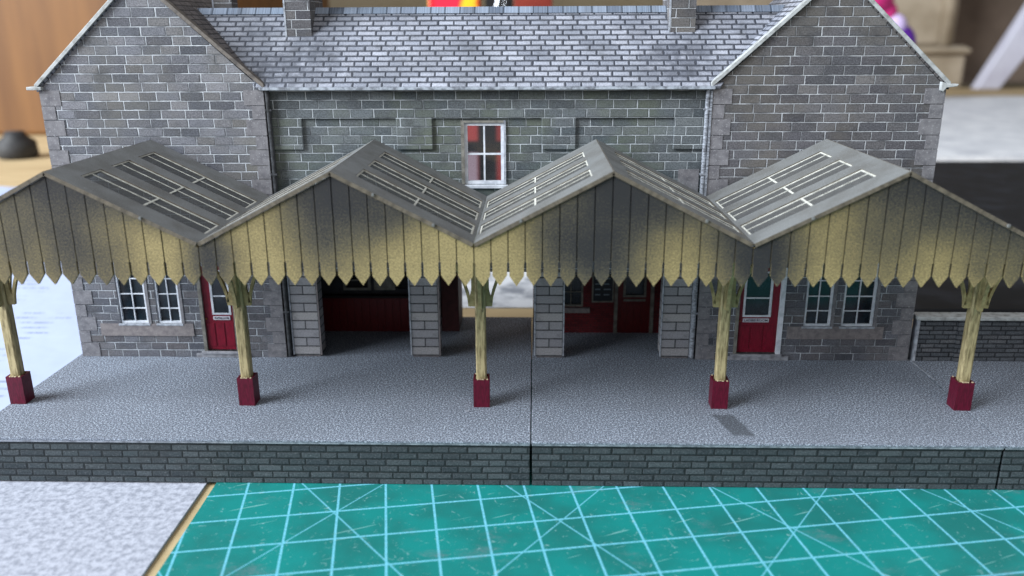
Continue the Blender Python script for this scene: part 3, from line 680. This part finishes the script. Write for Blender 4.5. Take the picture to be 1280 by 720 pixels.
ti = MB('foam_white'); ti.lathe([(1.6, -1.1), (2.4, -.4), (2.1, .7), (1.0, 1.3)], 46.5, 46, 14); one(ti, 'white_pot', (46.5, 46, -1.1), 'small white rounded pot standing on the black slab', 'pot', smooth=True)
# ------------------------------------------------------------------ blurred background
bwl = MB('wall_beige'); bwl.box(-220, 260, 190, 194, -60, 140); tag(bwl.build('room_wall', None, (0, 190, 0)), kind='structure')
wc = MB('wood_brown'); wc.box(-130, -34, 74, 120, -1.49, 60); one(wc, 'wooden_cupboard', (-80, 90, -1.49), 'brown wooden cupboard side standing behind the left gable', 'cupboard', bevel=.5)
pt_ = MB('pot_grey'); pt_.lathe([(1.6, -1.49), (1.9, -1.2), (1.8, .1), (1.0, .7), (.9, 1.1)], -51.2, 56, 18); one(pt_, 'dark_pot', (-51.2, 56, -1.49), 'small dark grey pot on the beige table before the brown cupboard', 'pot', smooth=True)
pk = MB('packet_print'); pk.pyz([(52, -1.49), (56, -1.49), (54.6, 16), (53.4, 16)], -9.6, -4.9); one(pk, 'snack_packet', (-7, 54, -1.49), 'red and yellow packet standing behind the roof ridge', 'packet', bevel=.2)
rbx = MB('box_redbrown'); rbx.box(-1.9, 1.6, 55, 60, -1.49, 15); one(rbx, 'brown_box', (0, 57, -1.49), 'reddish brown carton standing behind the middle of the ridge', 'box', bevel=.1)
stl = MB('steel', 'black_card'); stl.tube([(-4.9, 50, -1.4), (-4.4, 50, 5), (-3.3, 50, 12.3), (-2.4, 50, 16)], .16, 8, 0); stl.tube([(-4.2, 50.4, -1.4), (-3.7, 50.4, 5), (-2.7, 50.4, 12.3), (-2.0, 50.4, 16)], .1, 8, 0); stl.box(-4.3, -1.9, 51, 51.6, -1.49, 15.5, 1)
one(stl, 'steel_tool', (-3.4, 50, -1.49), 'shiny steel tool on a dark backing between red packet and brown carton', 'tool')
rb2 = MB('red_box_print'); rb2.box(-5.2, -.6, 30, 33, -1.49, 6.3); one(rb2, 'red_carton', (-2.9, 31, -1.49), 'red and black carton seen through the upstairs window', 'carton')
sbd = thing('sideboard', (72, 160, -1.5), 'beige moulded sideboard standing behind the right gable', 'sideboard')
m = MB('cabinet_beige'); m.box(30, 86.4, 150, 180, -1.49, 5.2); m.build('lower_case', sbd, bevel=.8)
m = MB('cabinet_beige'); m.box(30, 84.6, 152, 180, 6.8, 40); m.build('upper_case', sbd, bevel=.8)
m = MB('cabinet_beige'); m.pyz([(149, 5.2), (180, 5.2), (180, 6.8), (151.5, 6.8), (148.4, 6.2)], 30, 86.7); m.build('cornice', sbd, bevel=.5)
m = MB('cabinet_beige'); m.lathe([(1.3, 6.8), (1.3, 40)], 82.2, 151.5, 16); m.build('corner_post', sbd, smooth=True)
m = MB('shadow_brown'); m.box(88.5, 140, 165, 185, -1.49, 60); one(m, 'brown_gap_block', (110, 170, -1.49), 'brown block filling the dark gap right of the beige sideboard', 'backdrop', bevel=.5)  # block stands in for a dark gap, its shade put into the colour
m = MB('board_lilac'); m.solid([(87.2, 146, -1.49), (91.8, 146, -1.49), (110, 146, 26), (101, 146, 26)], [(87.2, 149, -1.49), (91.8, 149, -1.49), (110, 149, 26), (101, 149, 26)])
one(m, 'leaning_board', (90, 147, -1.49), 'pale lilac board leaning before the dark brown gap', 'board', bevel=.4)
ty = thing('soft_toy', (54, 112, -1.49), 'pink, white and purple soft toy behind the right gable', 'toy')
def lump(mat, nm, pts):
    m = MB(mat)
    for x, y, z, r_ in pts: m.lathe([(r_*math.sin(a*math.pi/8)+.001, z-r_*math.cos(a*math.pi/8)) for a in range(9)], x, y, 18)
    return m.build(nm, ty, smooth=True)
lump('pink', 'head', [(51.5, 111, 14.8, 3.3), (53.6, 111, 12.6, 2.)])
lump('lilac_white', 'collar', [(55.2, 110.4, 10.6, 1.9)])
lump('violet', 'body', [(56.0, 111, 8.2, 2.9), (54.5, 112, 4.5, 4.0), (54, 112, .8, 2.3)])

# ------------------------------------------------------------------ light: a window to the left, a dim room
wd_ = bpy.data.worlds.new('World'); sc.world = wd_; wd_.use_nodes = True
bg = wd_.node_tree.nodes['Background']; bg.inputs[0].default_value = (.88, .92, 1., 1); bg.inputs[1].default_value = .32
def area(name, loc, tgt, sx, sy, power, colr):
    l = bpy.data.lights.new(name, 'AREA'); l.shape = 'RECTANGLE'; l.size = sx*S; l.size_y = sy*S; l.energy = power; l.color = colr
    o = bpy.data.objects.new(name, l); col.objects.link(o); o.location = Vector(loc)*S
    o.rotation_euler = (Vector(tgt)-Vector(loc)).to_track_quat('-Z', 'Y').to_euler(); return o
area('window_light', (-205, -90, 125), (0, -2, 3), 165, 165, 205, (.88, .94, 1.))
area('room_light', (30, -110, 110), (0, 0, 4), 90, 70, 6, (1., .93, .85))

sc.render.engine = 'CYCLES'
sc.cycles.max_bounces = 8; sc.cycles.transparent_max_bounces = 12
sc.cycles.use_denoising = True
sc.view_settings.view_transform = 'Standard'; sc.view_settings.look = 'None'; sc.view_settings.exposure = 0; sc.view_settings.gamma = 1
